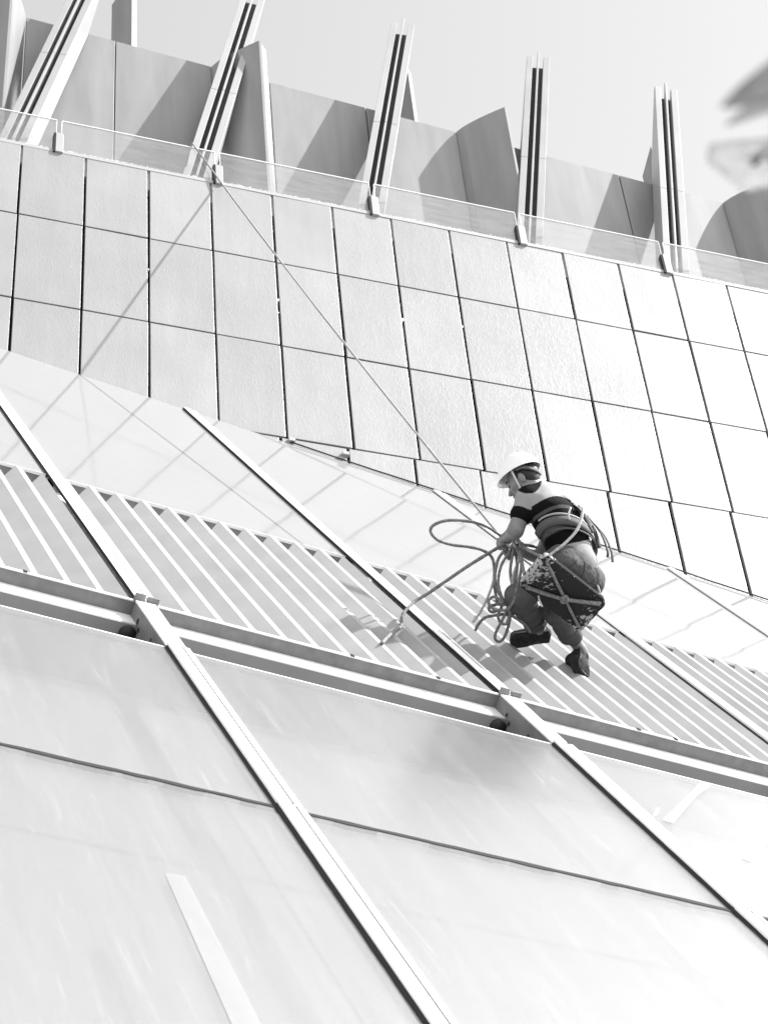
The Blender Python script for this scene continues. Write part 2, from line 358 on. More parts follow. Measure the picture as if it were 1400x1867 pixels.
# vertical braces rising behind the cladding
for (px, py, top, lab) in ((240, 60, 23.6, 'slim vertical metal brace rising behind the leftmost roof fin'),
                           (749, 180, 23.05, 'slim vertical metal brace rising behind the third roof fin'),
                           (1198, 320, 22.6, 'slim vertical metal brace just left of the farthest right roof fin'),
                           (476, 80, 22.85, 'slim vertical metal brace rising behind the second roof fin')):
    p = at_y(px, py, YC + .12); x = p[0]
    lw_ = .08 if px > 1000 else .18
    ring = [(x - lw_, YC + .30), (x, YC + .10), (x + .07, YC + .17), (x + .07, YC + .40)]
    o = prism('fin_brace', [(a, b, 18.95) for a, b in ring], [(a, b, top - (0 if i in (1, 2) else .35)) for i, (a, b) in enumerate(ring)], M_CLAD)
    tag(o, lab, 'brace', 'vertical braces behind the roof fins')

# ------------------------------------------------------------------ glass balustrade
bal = thing('glass_balustrade', (5.5, YW, 18.95), 'low frameless glass balustrade along the top of the stone wall', 'balustrade')
YB = YW + .004
bx = [.705, 2.262, 3.80, 5.365, 6.905, 8.485, 10.04, 11.6, 13.15]
def ztw(x): return 18.962 + zs(x)
for i in range(len(bx) - 1):
    x0, x1 = bx[i] + .03, bx[i + 1] - .025
    P = []
    for dy in (0, .012):
        P += [(x0, YB + dy, ztw(x0) + .0), (x1, YB + dy, ztw(x1) + .0), (x1, YB + dy, ztw(x1) + .465), (x0, YB + dy, ztw(x0) + .465)]
    hexa('glass_pane', P, M_BAL, bal)
    Q = []
    for dz in (.4655, .474):
        Q += [(x0, YB, ztw(x0) + dz), (x1, YB, ztw(x1) + dz), (x1, YB + .012, ztw(x1) + dz), (x0, YB + .012, ztw(x0) + dz)]
    hexa('pane_edge_highlight', Q, M_EDGE_LIGHT, bal)  # white strip painting the highlight along the top of the pane
    for xe in (x0 - .005, x1 + .001):
        hexa('pane_edge_highlight', [(xe, YB, ztw(xe) + .15), (xe + .004, YB, ztw(xe) + .15), (xe + .004, YB + .012, ztw(xe) + .15), (xe, YB + .012, ztw(xe) + .15),
                           (xe, YB, ztw(xe) + .465), (xe + .004, YB, ztw(xe) + .465), (xe + .004, YB + .012, ztw(xe) + .465), (xe, YB + .012, ztw(xe) + .465)], M_EDGE_LIGHT, bal)
    # bottom channel
    hexa('base_channel', [(x0, YB - .009, ztw(x0) - .045), (x1, YB - .009, ztw(x1) - .045), (x1, YB + .02, ztw(x1) - .045), (x0, YB + .02, ztw(x0) - .045),
                          (x0, YB - .009, ztw(x0) - .002), (x1, YB - .009, ztw(x1) - .002), (x1, YB + .02, ztw(x1) - .002), (x0, YB + .02, ztw(x0) - .002)], M_BRACK, bal)
    # crumbly sealant above the channel
    V = []; F = []; xx = x0 + random.uniform(.02, .1); n = 0
    while xx < x1 - .02:
        if random.random() < .82:
            hh = random.uniform(.004, .020); ww = random.uniform(.004, .014); z0 = ztw(xx) - .001; y0 = YB - .004 - random.uniform(0, .008)
            b0 = len(V)
            V += [(xx, y0, z0), (xx + ww, y0, z0), (xx + ww, YB - .001, z0), (xx, YB - .001, z0),
                  (xx + random.uniform(0, .4) * ww, y0 + .003, z0 + hh), (xx + ww * .7, y0 + .003, z0 + hh * .8), (xx + ww * .8, YB - .001, z0 + hh), (xx, YB - .001, z0 + hh)]
            F += [tuple(b0 + i_ for i_ in f) for f in BOXF]
        xx += random.uniform(.007, .016) if math.sin(xx * 5 + i) > -.5 else .05
    o = obj('crumbled_sealant', V, F, M_WHITE, bal); o['kind'] = 'stuff'
for x in bx[1:-1]:
    hexa('bracket', [(x - .030, YB - .030, ztw(x) - .055), (x + .042, YB - .030, ztw(x) - .055), (x + .042, YB + .05, ztw(x) - .055), (x - .030, YB + .05, ztw(x) - .055),
                     (x - .030, YB - .030, ztw(x) + .235), (x + .042, YB - .030, ztw(x) + .225), (x + .042, YB + .05, ztw(x) + .25), (x - .030, YB + .05, ztw(x) + .26)], M_BRACK, bal, .003)
    hexa('bracket_side_strip', [(x - .050, YB - .026, ztw(x) - .055), (x - .032, YB - .026, ztw(x) - .055), (x - .032, YB + .04, ztw(x) - .055), (x - .050, YB + .04, ztw(x) - .055),
                            (x - .050, YB - .026, ztw(x) + .228), (x - .032, YB - .026, ztw(x) + .228), (x - .032, YB + .04, ztw(x) + .228), (x - .050, YB + .04, ztw(x) + .228)], M_GROOVE, bal)  # dark strip along the left side of the bracket

# ------------------------------------------------------------------ sloping facade
MU = [-5.17, -3.075, -.925, 1.14, 3.10, 5.15, 7.2]
VT, VB, VG, VJ, VL = 1.155, -1.59, -2.385, -4.46, -8.2
fac = thing('glazed_facade', S(0, VL), 'steep sloping glass facade with white mullions leaning against the stone wall', 'glass facade')
def wavy(u0, u1, v, w0, w1, th, m, name):   # uneven sealant bead along u
    V = []; F = []; n = 26
    for i in range(n + 1):
        u = u0 + (u1 - u0) * i / n; a = th * random.uniform(.55, 1.15); b = th * random.uniform(.7, 1.1)
        V += [S(u, v - a, w0), S(u, v + b, w0), S(u, v + b, w1), S(u, v - a, w1)]
    for i in range(n):
        for k in range(4): k2 = (k + 1) % 4; F.append((4 * i + k, 4 * i + k2, 4 * i + 4 + k2, 4 * i + 4 + k))
    F += [(3, 2, 1, 0), (4 * n, 4 * n + 1, 4 * n + 2, 4 * n + 3)]
    return obj(name, V, F, m, fac)
for i in range(len(MU) - 1):
    a, b = MU[i] + .050, MU[i + 1] - .050
    # upper pane, trimmed where it meets the wall
    va, vb = vwall(a) + .02, vwall(b) + .02
    ring = [(a, VT), (b, VT), (b, vb), (a, va)]
    prism('glass_pane', [S(u, v, -.02) for u, v in ring], [S(u, v, 0) for u, v in ring], M_GLASS_UP, fac)
    prism('pane_edge_highlight', [S(a, VT - .006, -.02), S(b, VT - .006, -.02), S(b, VT - .0005, -.02), S(a, VT - .0005, -.02)],
          [S(a, VT - .006, 0), S(b, VT - .006, 0), S(b, VT - .0005, 0), S(a, VT - .0005, 0)], M_EDGE_LIGHT, fac)
    jw = random.uniform(-.015, .015)
    sbox('glass_pane', a, b, VJ + .014, VG, -.022, 0, M_GLASS, fac)
    sbox('glass_pane', a, b, VL, VJ - .014, -.022, 0, M_GLASS, fac)
    sbox('pane_edge_highlight', a, b, VG + .0005, VG + .012, -.022, .002, M_EDGE_LIGHT, fac)  # painted highlight on the upper edge of the lower pane
    sbox('gutter_sun_stop', a - .01, b + .01, VG - .024, VG - .004, -.30, -.0225, M_BEAM, fac)  # added plate that keeps sun leaking through the gutter off the blind
    wavy(a - .03, b + .03, VJ, -.02, .003, .018, M_GROOVE, 'sealant_joint')
    # closing sheet under the lower panes
    sbox('inner_blind', a - .06, b + .06, VL, VG - .02, -.30, -.27, M_BLIND, fac)
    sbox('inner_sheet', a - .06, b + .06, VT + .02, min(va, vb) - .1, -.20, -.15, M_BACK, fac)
for i, u in enumerate(MU):
    vw = vwall(u) - .02
    for (v0, v1, nm) in ((VB - .02, vw, 'mullion_cap'), (VJ + .008, VG + .02, 'mullion_cap'), (VL, VJ - .004, 'mullion_cap')):
        du = random.uniform(-.004, .004)
        hc = .022 if v0 > VG else .028
        e0, e1, e2, e3 = (-.050, .010, .016, .052) if v0 > VG else (-.054, .014, .021, .062)
        sbox(nm, u + e0 + du, u + e1 + du, v0, v1, .004, hc, M_CAP, fac, .003)
        sbox('cover_strip', u + e2 + du, u + e3 + du, v0, v1 - .01, .004, hc - .005, M_CAP, fac, .003)
        sbox('cap_groove', u + e1 + du + .0003, u + e2 + du - .0003, v0, v1 - .02, .001, hc + .0006, M_GROOVE, fac)
    # dark sealant line left of each cap
    V = []; F = []; n = 60; v0, v1 = VL, VG
    for (v0, v1, th) in ((VL, VG, .010), (VB, vw, .002)):
        b0 = len(V)
        for k in range(n + 1):
            v = v0 + (v1 - v0) * k / n; e = u - (.050 if v0 > VG else .054) - th * random.uniform(.7, 1.1)
            V += [S(e, v, .0005), S(u - .05, v, .0005), S(u - .05, v, .018), S(e + .004, v, .008)]
        for k in range(n):
            for j in range(4): j2 = (j + 1) % 4; F.append((b0 + 4 * k + j, b0 + 4 * k + j2, b0 + 4 * k + 4 + j2, b0 + 4 * k + 4 + j))
    obj('sealant_joint', V, F, M_GROOVE, fac)
    # exposed deep mullion between louvres and lower glass
    sbox('mullion_web', u - .05, u + .055, VG - .1, VB + .03, -.34, .0015, M_BEAM, fac)
    sbox('mullion_cap', u - .053, u + .058, VG + .022, VB - .022, .002, .012, M_CAP, fac)
    sbox('cap_stop', u - .062, u - .004, VB - .028, VB - .012, -.006, .05, M_BEAM, fac, .003)
    sbox('cap_stop', u + .008, u + .075, VB - .02, VB - .004, -.006, .042, M_BEAM, fac, .003)
    for (dv, dw) in ((-.18, -.06), (-.24, -.09), (-.46, -.10), (-.50, -.06), (-.58, -.11), (-.66, -.05)):
        c = S(u - .0525, VB + dv, dw); rr = random.uniform(.010, .018)
        obj('bolt_hole', [c + MV * rr * math.cos(k) * 1.2 + NG * rr * math.sin(k) * random.uniform(.6, 1.3) for k in np.linspace(0, 5.5, 9)], [tuple(range(9))], M_BACK, fac)
# pale reflections in the panes, painted as thin flat pieces
def painted_refl(name, pts, m, h=.0025):
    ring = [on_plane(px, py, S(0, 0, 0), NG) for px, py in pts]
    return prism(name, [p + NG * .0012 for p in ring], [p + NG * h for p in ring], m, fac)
painted_refl('reflection_strip', [(300, 1592), (338, 1598), (478, 1872), (424, 1872)], M_REFL)
painted_refl('reflection_streak', [(1206, 1496), (1226, 1502), (1268, 1452), (1292, 1436), (1290, 1428), (1272, 1430), (1258, 1446)], M_REFL)
painted_refl('reflection_streak', [(1186, 1492), (1198, 1486), (1203, 1472), (1196, 1474)], M_REFL)
painted_refl('reflection_streak', [(1350, 1566), (1368, 1572), (1400, 1530), (1400, 1516)], M_REFL)

# ------------------------------------------------------------------ transom beam below the louvres
bm_ = thing('transom_beam', S(0, VB, -.1), 'stepped grey steel transom running below the louvres', 'beam')
for i in range(len(MU) - 1):
    a, b = MU[i] + .0565, MU[i + 1] - .0515
    sbox('fascia', a, b, VB - .012, VB + .004, -.080, -.004, M_BEAM, bm_)
    sbox('top_trim', a, b, VB - .016, VB + .006, -.0035, .0045, M_CAP, bm_)
    sbox('ledge', a, b, VB - .175, VB - .0125, -.25, -.078, M_CAP, bm_)
    sbox('web', a, b, VB - .19, VB - .1755, -.30, -.082, M_FIN, bm_)
    sbox('gutter_floor', a, b, VG - .1, VB - .1905, -.34, -.29, M_BEAM, bm_)
    c = S(b - .04, VB - .20, -.13)
    V, F = tube_vf([c, c - MV * .03], .045, 16); obj('pipe_end', V, F, M_RECESS, bm_, True)
    for k in range(2):
        u = random.uniform(a + .2, b - .1); sbox('clip', u, u + .02, VB - .02, VB + .012, .0048, .010, M_GROOVE, bm_)

# ------------------------------------------------------------------ sawtooth louvres, one panel per bay
LP = .178
names = ['leftmost bay of folded grey metal louvres at the picture edge', 'bay of folded grey metal louvres left of the worker and his rope',
         'bay of folded grey metal louvres under the hanging worker', 'bay of folded grey metal louvres at the right edge']
mesh_cache = {}
for i in range(0, 5):
    a, b = MU[i] + .056, MU[i + 1] - .072
    lp = thing('louvre_panel', S((a + b) / 2, VB), names[min(i, 3)] if i < 4 else 'far bay of folded louvres beyond the right edge', 'louvres', 'louvre bays of the sloping facade')
    n = 11; p = (b - a) / n
    for k in range(n):
        u0 = a + k * p; fl_ = .040; jt_ = random.uniform(-.004, .004)
        ring = [(u0, .0), (u0 + fl_, .0), (u0 + fl_, -.088), (u0 + fl_ + .003, -.085), (u0 + p - .001, -.001), (u0 + p - .001, -.006), (u0 + fl_ + .001, -.096), (u0 + fl_ - .006, -.096), (u0 + fl_ - .006, -.006), (u0, -.006)]
        prism('louvre_blade', [S(u, VB + .012, wv) for u, wv in ring], [S(u, VT - .010 + 2.8 * wv + jt_, wv) for u, wv in ring], M_LOUV, lp)
    sbox('back_plate', a - .03, b + .05, VB, VT + .1, -.125, -.100, M_CAP, lp)
    sbox('end_closure', a - .03, b + .05, VT + .012, VT + .03, -.0995, -.0215, M_LOUV, lp)

#PERSON
# ------------------------------------------------------------------ implicit surfaces for the figure
CAMR = np.stack([RW[:, 0], -RW[:, 1], -RW[:, 2]], 1)           # local right, up, towards viewer -> world
PC = np.array([1000.0, 1050.0])
def P(px, py, z):                                               # local metres around the worker
    dep = D0 - z; return np.array([(px - CX) / FPX * dep, -(py - CY) / FPX * dep, -dep])
ANC = P(1000, 1050, .6)
def L3(px, py, z): return P(px, py, z) - ANC
def to_world(v): return (np.asarray(v) + ANC) @ CAMR.T + CAM
def from_world(v): return (np.asarray(v) - CAM) @ CAMR - ANC
def smin(a, b, k):
    h = np.clip(.5 + .5 * (b - a) / k, 0, 1); return b * (1 - h) + a * h - k * h * (1 - h)
def cap(a, b, ra, rb, sq=None, k=.012):                         # tapered capsule; sq = (axis, factor) flattens it
    return dict(t='c', a=np.asarray(a, float), b=np.asarray(b, float), ra=ra, rb=rb, sq=sq, k=k)
def ell(c, ax, r, k=.012): return dict(t='e', c=np.asarray(c, float), ax=np.asarray(ax, float), r=np.asarray(r, float), k=k)
def field(prims, res, pad=.03):
    lo = np.full(3, 9.); hi = -lo
    for p in prims:
        if p['t'] == 'c':
            m = max(p['ra'], p['rb']) * (p['sq'][1] if p['sq'] and p['sq'][1] > 1 else 1)
            l = np.minimum(p['a'], p['b']) - m; h = np.maximum(p['a'], p['b']) + m
        else: m = p['r'].max(); l = p['c'] - m; h = p['c'] + m
        p['bb'] = (l - pad, h + pad); lo = np.minimum(lo, l - pad); hi = np.maximum(hi, h + pad)
    n = np.ceil((hi - lo) / res).astype(int) + 1
    F = np.full(n, .05)
    for p in prims:
        i0 = np.maximum(((p['bb'][0] - lo) / res).astype(int), 0); i1 = np.minimum(((p['bb'][1] - lo) / res).astype(int) + 1, n)
        G = np.stack(np.meshgrid(*[lo[d] + res * np.arange(i0[d], i1[d]) for d in range(3)], indexing='ij'), -1)
        if p['t'] == 'c':
            a, b = p['a'], p['b']; ab = b - a
            if p['sq']:
                ax, fc = p['sq']; ax = nrm(ax); G = G - ((G - a) @ ax)[..., None] * ax * (1 - 1 / fc); ab = ab - ax * (ab @ ax) * (1 - 1 / fc)
            L = ab @ ab + 1e-12; t = np.clip(((G - a) @ ab) / L, 0, 1)
            d = np.linalg.norm(G - a - t[..., None] * ab, axis=-1) - (p['ra'] + (p['rb'] - p['ra']) * t)
        else:
            q = ((G - p['c']) @ p['ax'].T) / p['r']; l = np.linalg.norm(q, axis=-1); d = (l - 1) * p['r'].min() if l.size else l
            d = (l - 1) * (1 / np.maximum(np.linalg.norm(q / p['r'], axis=-1) / np.maximum(l, 1e-6), 1e-6))
        s = tuple(slice(i0[k], i1[k]) for k in range(3)); F[s] = smin(F[s], d, p['k'])
    return F, lo
def nets(F, lo, res):                                           # surface nets
    I = F < 0
    c = [(i, j, k) for i in (0, 1) for j in (0, 1) for k in (0, 1)]
    nx, ny, nz = F.shape; sh = (nx - 1, ny - 1, nz - 1)
    cs = sum(I[i:i + sh[0], j:j + sh[1], k:k + sh[2]].astype(np.int8) for i, j, k in c)
    act = np.argwhere((cs > 0) & (cs < 8)); idx = -np.ones(sh, int); idx[tuple(act.T)] = np.arange(len(act))
    acc = np.zeros((len(act), 3)); cnt = np.zeros(len(act))
    for a in range(8):
        for b in range(a + 1, 8):
            ca, cb = np.array(c[a]), np.array(c[b])
            if abs(ca - cb).sum() != 1: continue
            fa = F[tuple((act + ca).T)]; fb = F[tuple((act + cb).T)]; m = (fa < 0) != (fb < 0)
            t = np.where(m, fa / np.where(m, fa - fb, 1), 0)
            acc += np.where(m[:, None], ca + t[:, None] * (cb - ca), 0); cnt += m
    V = lo + res * (act + acc / cnt[:, None]); Q = []
    for ax in range(3):
        s0 = [slice(1, -1)] * 3; s0[ax] = slice(0, -1); s1 = list(s0); s1[ax] = slice(1, None)
        e = np.argwhere(I[tuple(s0)] != I[tuple(s1)])
        base = e + 1; base[:, ax] -= 1; fl = I[tuple(base.T)]
        u, v = [(1, 2), (2, 0), (0, 1)][ax]; du = np.zeros(3, int); dv = du.copy(); du[u] = 1; dv[v] = 1
        q = np.stack([idx[tuple((base - du - dv).T)], idx[tuple((base - dv).T)], idx[tuple(base.T)], idx[tuple((base - du).T)]], 1)
        q[~fl] = q[~fl][:, ::-1]; Q.append(q)
    Q = np.concatenate(Q); return V, Q[(Q >= 0).all(1)]
def blob(name, prims, res, mt, parent, colour=None, fold=None):
    F, lo = field(prims, res); V, Q = nets(F, lo, res); Wv = to_world(V) - np.array(PER_LOC)
    me = bpy.data.meshes.new(name); me.from_pydata(Wv.tolist(), [], Q.tolist()); me.update()
    if fold is not None:
        nn = np.empty(len(V) * 3); me.vertices.foreach_get('normal', nn)
        me.vertices.foreach_set('co', (Wv + nn.reshape(-1, 3) * fold(V)[:, None]).ravel()); me.update()
    me.polygons.foreach_set('use_smooth', [True] * len(me.polygons)); me.materials.append(mt)
    if colour is not None:
        at = me.color_attributes.new('pattern', 'FLOAT_COLOR', 'POINT'); cc = colour(V)
        at.data.foreach_set('color', np.concatenate([np.repeat(cc[:, None], 3, 1), np.ones((len(V), 1))], 1).ravel())
    o = bpy.data.objects.new(name, me); COL.objects.link(o); o.parent = parent
    sm = o.modifiers.new('smooth', 'SMOOTH'); sm.factor = .5; sm.iterations = 2
    return o
def attr_mat(name, rough=.85, bump=None):
    m = mat(name, .5, rough, spec=.1, bump=bump); N = m.node_tree
    a = N.nodes.new('ShaderNodeAttribute'); a.attribute_name = 'pattern'; N.links.new(a.outputs['Color'], N.nodes['Principled BSDF'].inputs['Base Color'])
    return m

# the sitter's own axes: facing, left, up (world), then in local camera axes
FB = nrm([-.50, .86, 0]); LB = np.array([-FB[1], FB[0], 0]); UB = np.array([0, 0, 1.])
fb, lb, ub = FB @ CAMR, LB @ CAMR, UB @ CAMR

PER_LOC = to_world(L3(1045, 1060, .70))
per = thing('person', PER_LOC, 'worker in white hard hat and striped shirt hanging on a rope seat', 'person')
# joints
HIPL, HIPR = L3(1016, 1032, .80), L3(1063, 1064, .66)
KNL, KNR = L3(946, 1090, .64), L3(1010, 1112, .52)
ANL, ANR = L3(982, 1146, .34), L3(1057, 1184, .31)
WST, CHS, NCK = L3(1046, 1016, .72), L3(1012, 945, .63), L3(978, 893, .54)
SHL, SHR = L3(962, 909, .64), L3(1022, 921, .42)
ELL_, WRL = L3(939, 968, .72), L3(921, 981, .52)
ELR, WRR = L3(984, 1018, .40), L3(950, 1006, .44)
# head axes
HU_ = nrm(np.array([-.36, .82, -.42])); HF = np.array([-.87, -.40, -.30]); HF = nrm(HF - HU_ * (HF @ HU_)); HS = np.cross(HU_, HF)
HS = HS if HS[2] > 0 else -HS
HC = L3(953, 877, .56)
hp = lambda f, s, u: HC + HF * f + HS * s + HU_ * u
HAX = np.stack([HF, HS, HU_])
body = [ell(hp(-.012, 0, .03), HAX, (.098, .076, .095), .02), ell(hp(.012, 0, -.03), HAX, (.078, .064, .085), .03),
        cap(hp(.045, 0, -.098), hp(.062, 0, -.100), .024, .018, k=.03),                   # chin
        cap(hp(-.01, .045, -.07), hp(.04, .028, -.098), .022, .02, k=.02), cap(hp(-.01, -.045, -.07), hp(.04, -.028, -.098), .022, .02, k=.02),
        cap(hp(.088, 0, .0), hp(.108, 0, -.036), .008, .013, k=.010),                      # nose
        cap(hp(.098, .010, -.038), hp(.098, -.010, -.038), .009, .009, k=.006),
        cap(hp(.083, .04, .014), hp(.088, .012, .010), .010, .010, k=.012), cap(hp(.083, -.04, .014), hp(.088, -.012, .010), .010, .010, k=.012),
        cap(hp(.086, .016, -.062), hp(.086, -.016, -.062), .008, .008, k=.006), cap(hp(.084, .014, -.074), hp(.084, -.014, -.074), .009, .009, k=.006),
        cap(hp(.062, .045, -.03), hp(.04, .058, -.02), .014, .012, k=.02), cap(hp(.062, -.045, -.03), hp(.04, -.058, -.02), .014, .012, k=.02),
        ell(hp(-.020, .080, -.012), np.stack([nrm(HF * .9 - HU_ * .2), HS, nrm(HU_ + HF * .2)]), (.020, .010, .034), .006),  # ear
        ell(hp(-.012, -.080, -.012), HAX, (.020, .010, .034), .006),
        cap(hp(-.035, 0, -.06), NCK + ub * .0, .055, .062, k=.03),                         # neck
        cap(NCK, CHS, .07, .10, k=.04), cap(CHS, WST, .10, .10, k=.04),                    # core under the shirt
        cap(NCK, SHL, .06, .05, k=.03), cap(NCK, SHR, .06, .05, k=.03),
        cap(SHL, ELL_, .050, .044, k=.02), cap(ELL_, WRL, .046, .030, k=.02), cap(SHL * .4 + ELL_ * .6, ELL_, .048, .043, k=.02),
        cap(SHR, ELR, .050, .042, k=.02), cap(ELR, WRR, .043, .030, k=.02),
        cap(WST, HIPL, .09, .07, k=.04), cap(WST, HIPR, .09, .07, k=.04), cap(HIPL, KNL, .065, .05, k=.03), cap(HIPR, KNR, .065, .05, k=.03),
        cap(KNL, ANL, .048, .036, k=.02), cap(KNR, ANR, .048, .036, k=.02),
        cap(ANL, ANL + (ANL - KNL) * .12, .036, .034, k=.02), cap(ANR, ANR + (ANR - KNR) * .12, .036, .034, k=.02)]
def hand(wr, c, axis, kn, pn, flip):
    """fist round a rope: axis runs along the rope, kn points to the knuckles, pn is the way the fingers curl"""
    axis, kn, pn = nrm(axis), nrm(kn), nrm(pn); out = [cap(wr, c, .028, .026, k=.02)]
    for i in range(4):
        o = axis * (i - 1.5) * .0205; ln = (.9, 1.0, .95, .78)[i]
        k0 = c + o + kn * .030 * ln; k1 = k0 + kn * .016 * ln + pn * .032 * ln; k2 = k1 - kn * .026 * ln + pn * .010; k3 = k2 - kn * .010 - pn * .020
        out += [cap(c + o * .8, k0, .013, .0115, k=.010), cap(k0, k1, .0112, .0100, k=.004), cap(k1, k2, .0100, .0092, k=.003), cap(k2, k3, .0092, .0085, k=.003)]
    t0 = c - axis * .034 * flip + pn * .006; t1 = t0 + kn * .030 + pn * .022 - axis * .010 * flip; t2 = t1 + pn * .008 + axis * .026 * flip - kn * .004
    out += [cap(c, t0, .018, .015, k=.012), cap(t0, t1, .0135, .0115, k=.005), cap(t1, t2, .0112, .0098, k=.004)]
    return out
HNL, HNR = L3(917, 984, .48), L3(934, 998, .46)
rope_dir = nrm(from_world(at_y(405, 335, YW - .05)) - HNL)
body += hand(WRL, HNL, rope_dir, nrm(np.array([-.75, -.45, -.2])), nrm(np.array([.2, -.75, .5])), -1)
body += hand(WRR, HNR, nrm(np.array([-.2, .95, .1])), nrm(np.array([-.75, -.3, .2])), nrm(np.array([-.2, -.5, .8])), 1)
for p_ in body: pass
bo = blob('body', body, .0048, M_SKIN, per)
# eyes
M_EYE = mat('eye', .02, .2); M_LIP = mat('lip', .09, .5)
for s in (1, -1):
    V, F = tube_vf([hp(.080, s * .046, -.006), hp(.086, s * .030, -.003), hp(.089, s * .018, -.006)], [.002, .007, .002], 6)
    obj('eye', [to_world(v) for v in V], F, M_EYE, per, True)
    V, F = tube_vf([hp(.076, s * .056, .022), hp(.092, s * .036, .028), hp(.097, s * .014, .024)], [.002, .006, .003], 6)
    obj('eyebrow', [to_world(v) for v in V], F, M_HAIR, per, True)
V, F = tube_vf([hp(.082, .026, -.066), hp(.0935, .012, -.067), hp(.0955, 0, -.068), hp(.0935, -.012, -.067), hp(.082, -.026, -.066)], .0028, 6)
obj('lips', [to_world(v) for v in V], F, M_LIP, per, True)
# hair below the helmet
blob('hair', [ell(hp(-.028, 0, .03), HAX, (.088, .081, .088), .01), ell(hp(-.055, 0, -.015), HAX, (.050, .068, .055), .02),
              cap(hp(.01, .070, .03), hp(.012, .072, .0), .012, .006, k=.01), cap(hp(.01, -.070, .03), hp(.012, -.072, .0), .012, .006, k=.01)], .006, M_HAIR, per)

# ------------------------------------------------------------------ shirt
latx = nrm(lb)                                                    # towards his left
shirt_p = [cap(WST + (WST - CHS) * .10, WST * .5 + CHS * .5, .118, .122, (latx, 1.28), .05), cap(WST * .45 + CHS * .55, CHS, .120, .122, (latx, 1.42), .05),
           cap(CHS, NCK * .72 + CHS * .28, .122, .085, (latx, 1.5), .05), cap(NCK * .6 + CHS * .4, NCK, .085, .068, (latx, 1.15), .04),
           cap(NCK * .5 + SHL * .5, SHL, .066, .068, None, .04), cap(NCK * .5 + SHR * .5, SHR, .066, .070, None, .04),
           cap(SHL, SHL * .56 + ELL_ * .44, .070, .066, None, .03), cap(SHL * .6 + ELL_ * .4, SHL * .50 + ELL_ * .50, .066, .070, None, .01),
           cap(SHR, SHR * .52 + ELR * .48, .070, .068, None, .03),
           cap(NCK, NCK + (hp(-.03, 0, -.06) - NCK) * .25, .068, .066, None, .02)]
ta = nrm(CHS - WST)
def shirt_col(V):
    t = (V - WST) @ ta + .012 * np.sin(18 * ((V - WST) @ latx))
    c = np.full(len(V), .27)
    for lo_, hi_, val in ((-.3, .055, .26), (.055, .135, .004), (.135, .205, .06), (.205, .262, .004), (.262, .284, .06), (.284, .352, .004)):
        c[(t >= lo_) & (t < hi_)] = val
    # sleeve pattern along the upper arm
    ua = ELL_ - SHL; la = np.linalg.norm(ua); ts = ((V - SHL) @ ua) / la ** 2; dr = np.linalg.norm(V - SHL - np.clip(ts, 0, 1)[:, None] * ua, axis=1)
    arm = (ts > .10) & (dr < .082) & (((V - SHL) @ latx) > -.03); c[arm] = .26; c[arm & (ts > .40)] = .005
    ua = ELR - SHR; la = np.linalg.norm(ua); ts = ((V - SHR) @ ua) / la ** 2; dr = np.linalg.norm(V - SHR - np.clip(ts, 0, 1)[:, None] * ua, axis=1)
    # dark yoke across the left shoulder
    q = V - L3(968, 888, .66); e1_, e2_ = nrm(np.array([.90, .42, 0])), nrm(np.array([-.42, .90, 0]))
    c[((np.abs(q @ e1_) / .090) ** 3 + (np.abs(q @ e2_ - .5 * (q @ e1_) ** 2 / .09) / .036) ** 3 < 1) & (q[:, 2] > -.15)] = .006
    return c
blob('shirt', shirt_p, .005, attr_mat('striped_jersey', .9, ((14, 14, 14), .35, .02, 3)), per, shirt_col,
     lambda V: .0032 * np.sin(48 * (V @ nrm(ta + .9 * latx)) + 2.2 * np.sin(15 * (V @ ta))) * (.5 + .5 * np.sin(9 * (V @ latx) + 5 * (V @ ta))))

# ------------------------------------------------------------------ trousers, shoes
pel = WST * .30 + (HIPL + HIPR) * .35
tro = [cap(WST, pel, .108, .122, (latx, 1.25), .05), cap(HIPL - fb * .03, HIPR - fb * .03, .108, .108, None, .05),
       cap(HIPL, KNL, .100, .086, None, .04), cap(HIPR, KNR, .098, .078, None, .03),
       cap(KNL, KNL * .22 + ANL * .78, .086, .066, None, .03), cap(KNR, KNR * .36 + ANR * .64, .076, .066, None, .02)]
def creases(V, d1, d2, d3, amp):
    a, b, c = V @ nrm(d1), V @ nrm(d2), V @ nrm(d3)
    f = np.sin(62 * a + 2.6 * np.sin(17 * b + 1.2) + 1.5 * np.sin(29 * c)) ; f = np.sign(f) * np.abs(f) ** .7
    return amp * f * (.45 + .55 * np.sin(11 * b + 7 * a + .6)) + amp * .6 * np.sin(31 * b + 2 * np.sin(23 * a))
blob('trousers', tro, .006, M_JEAN, per, None, lambda V: creases(V, KNL - ANL + .3 * (HIPL - KNL), HIPL - KNL, latx, .0050))
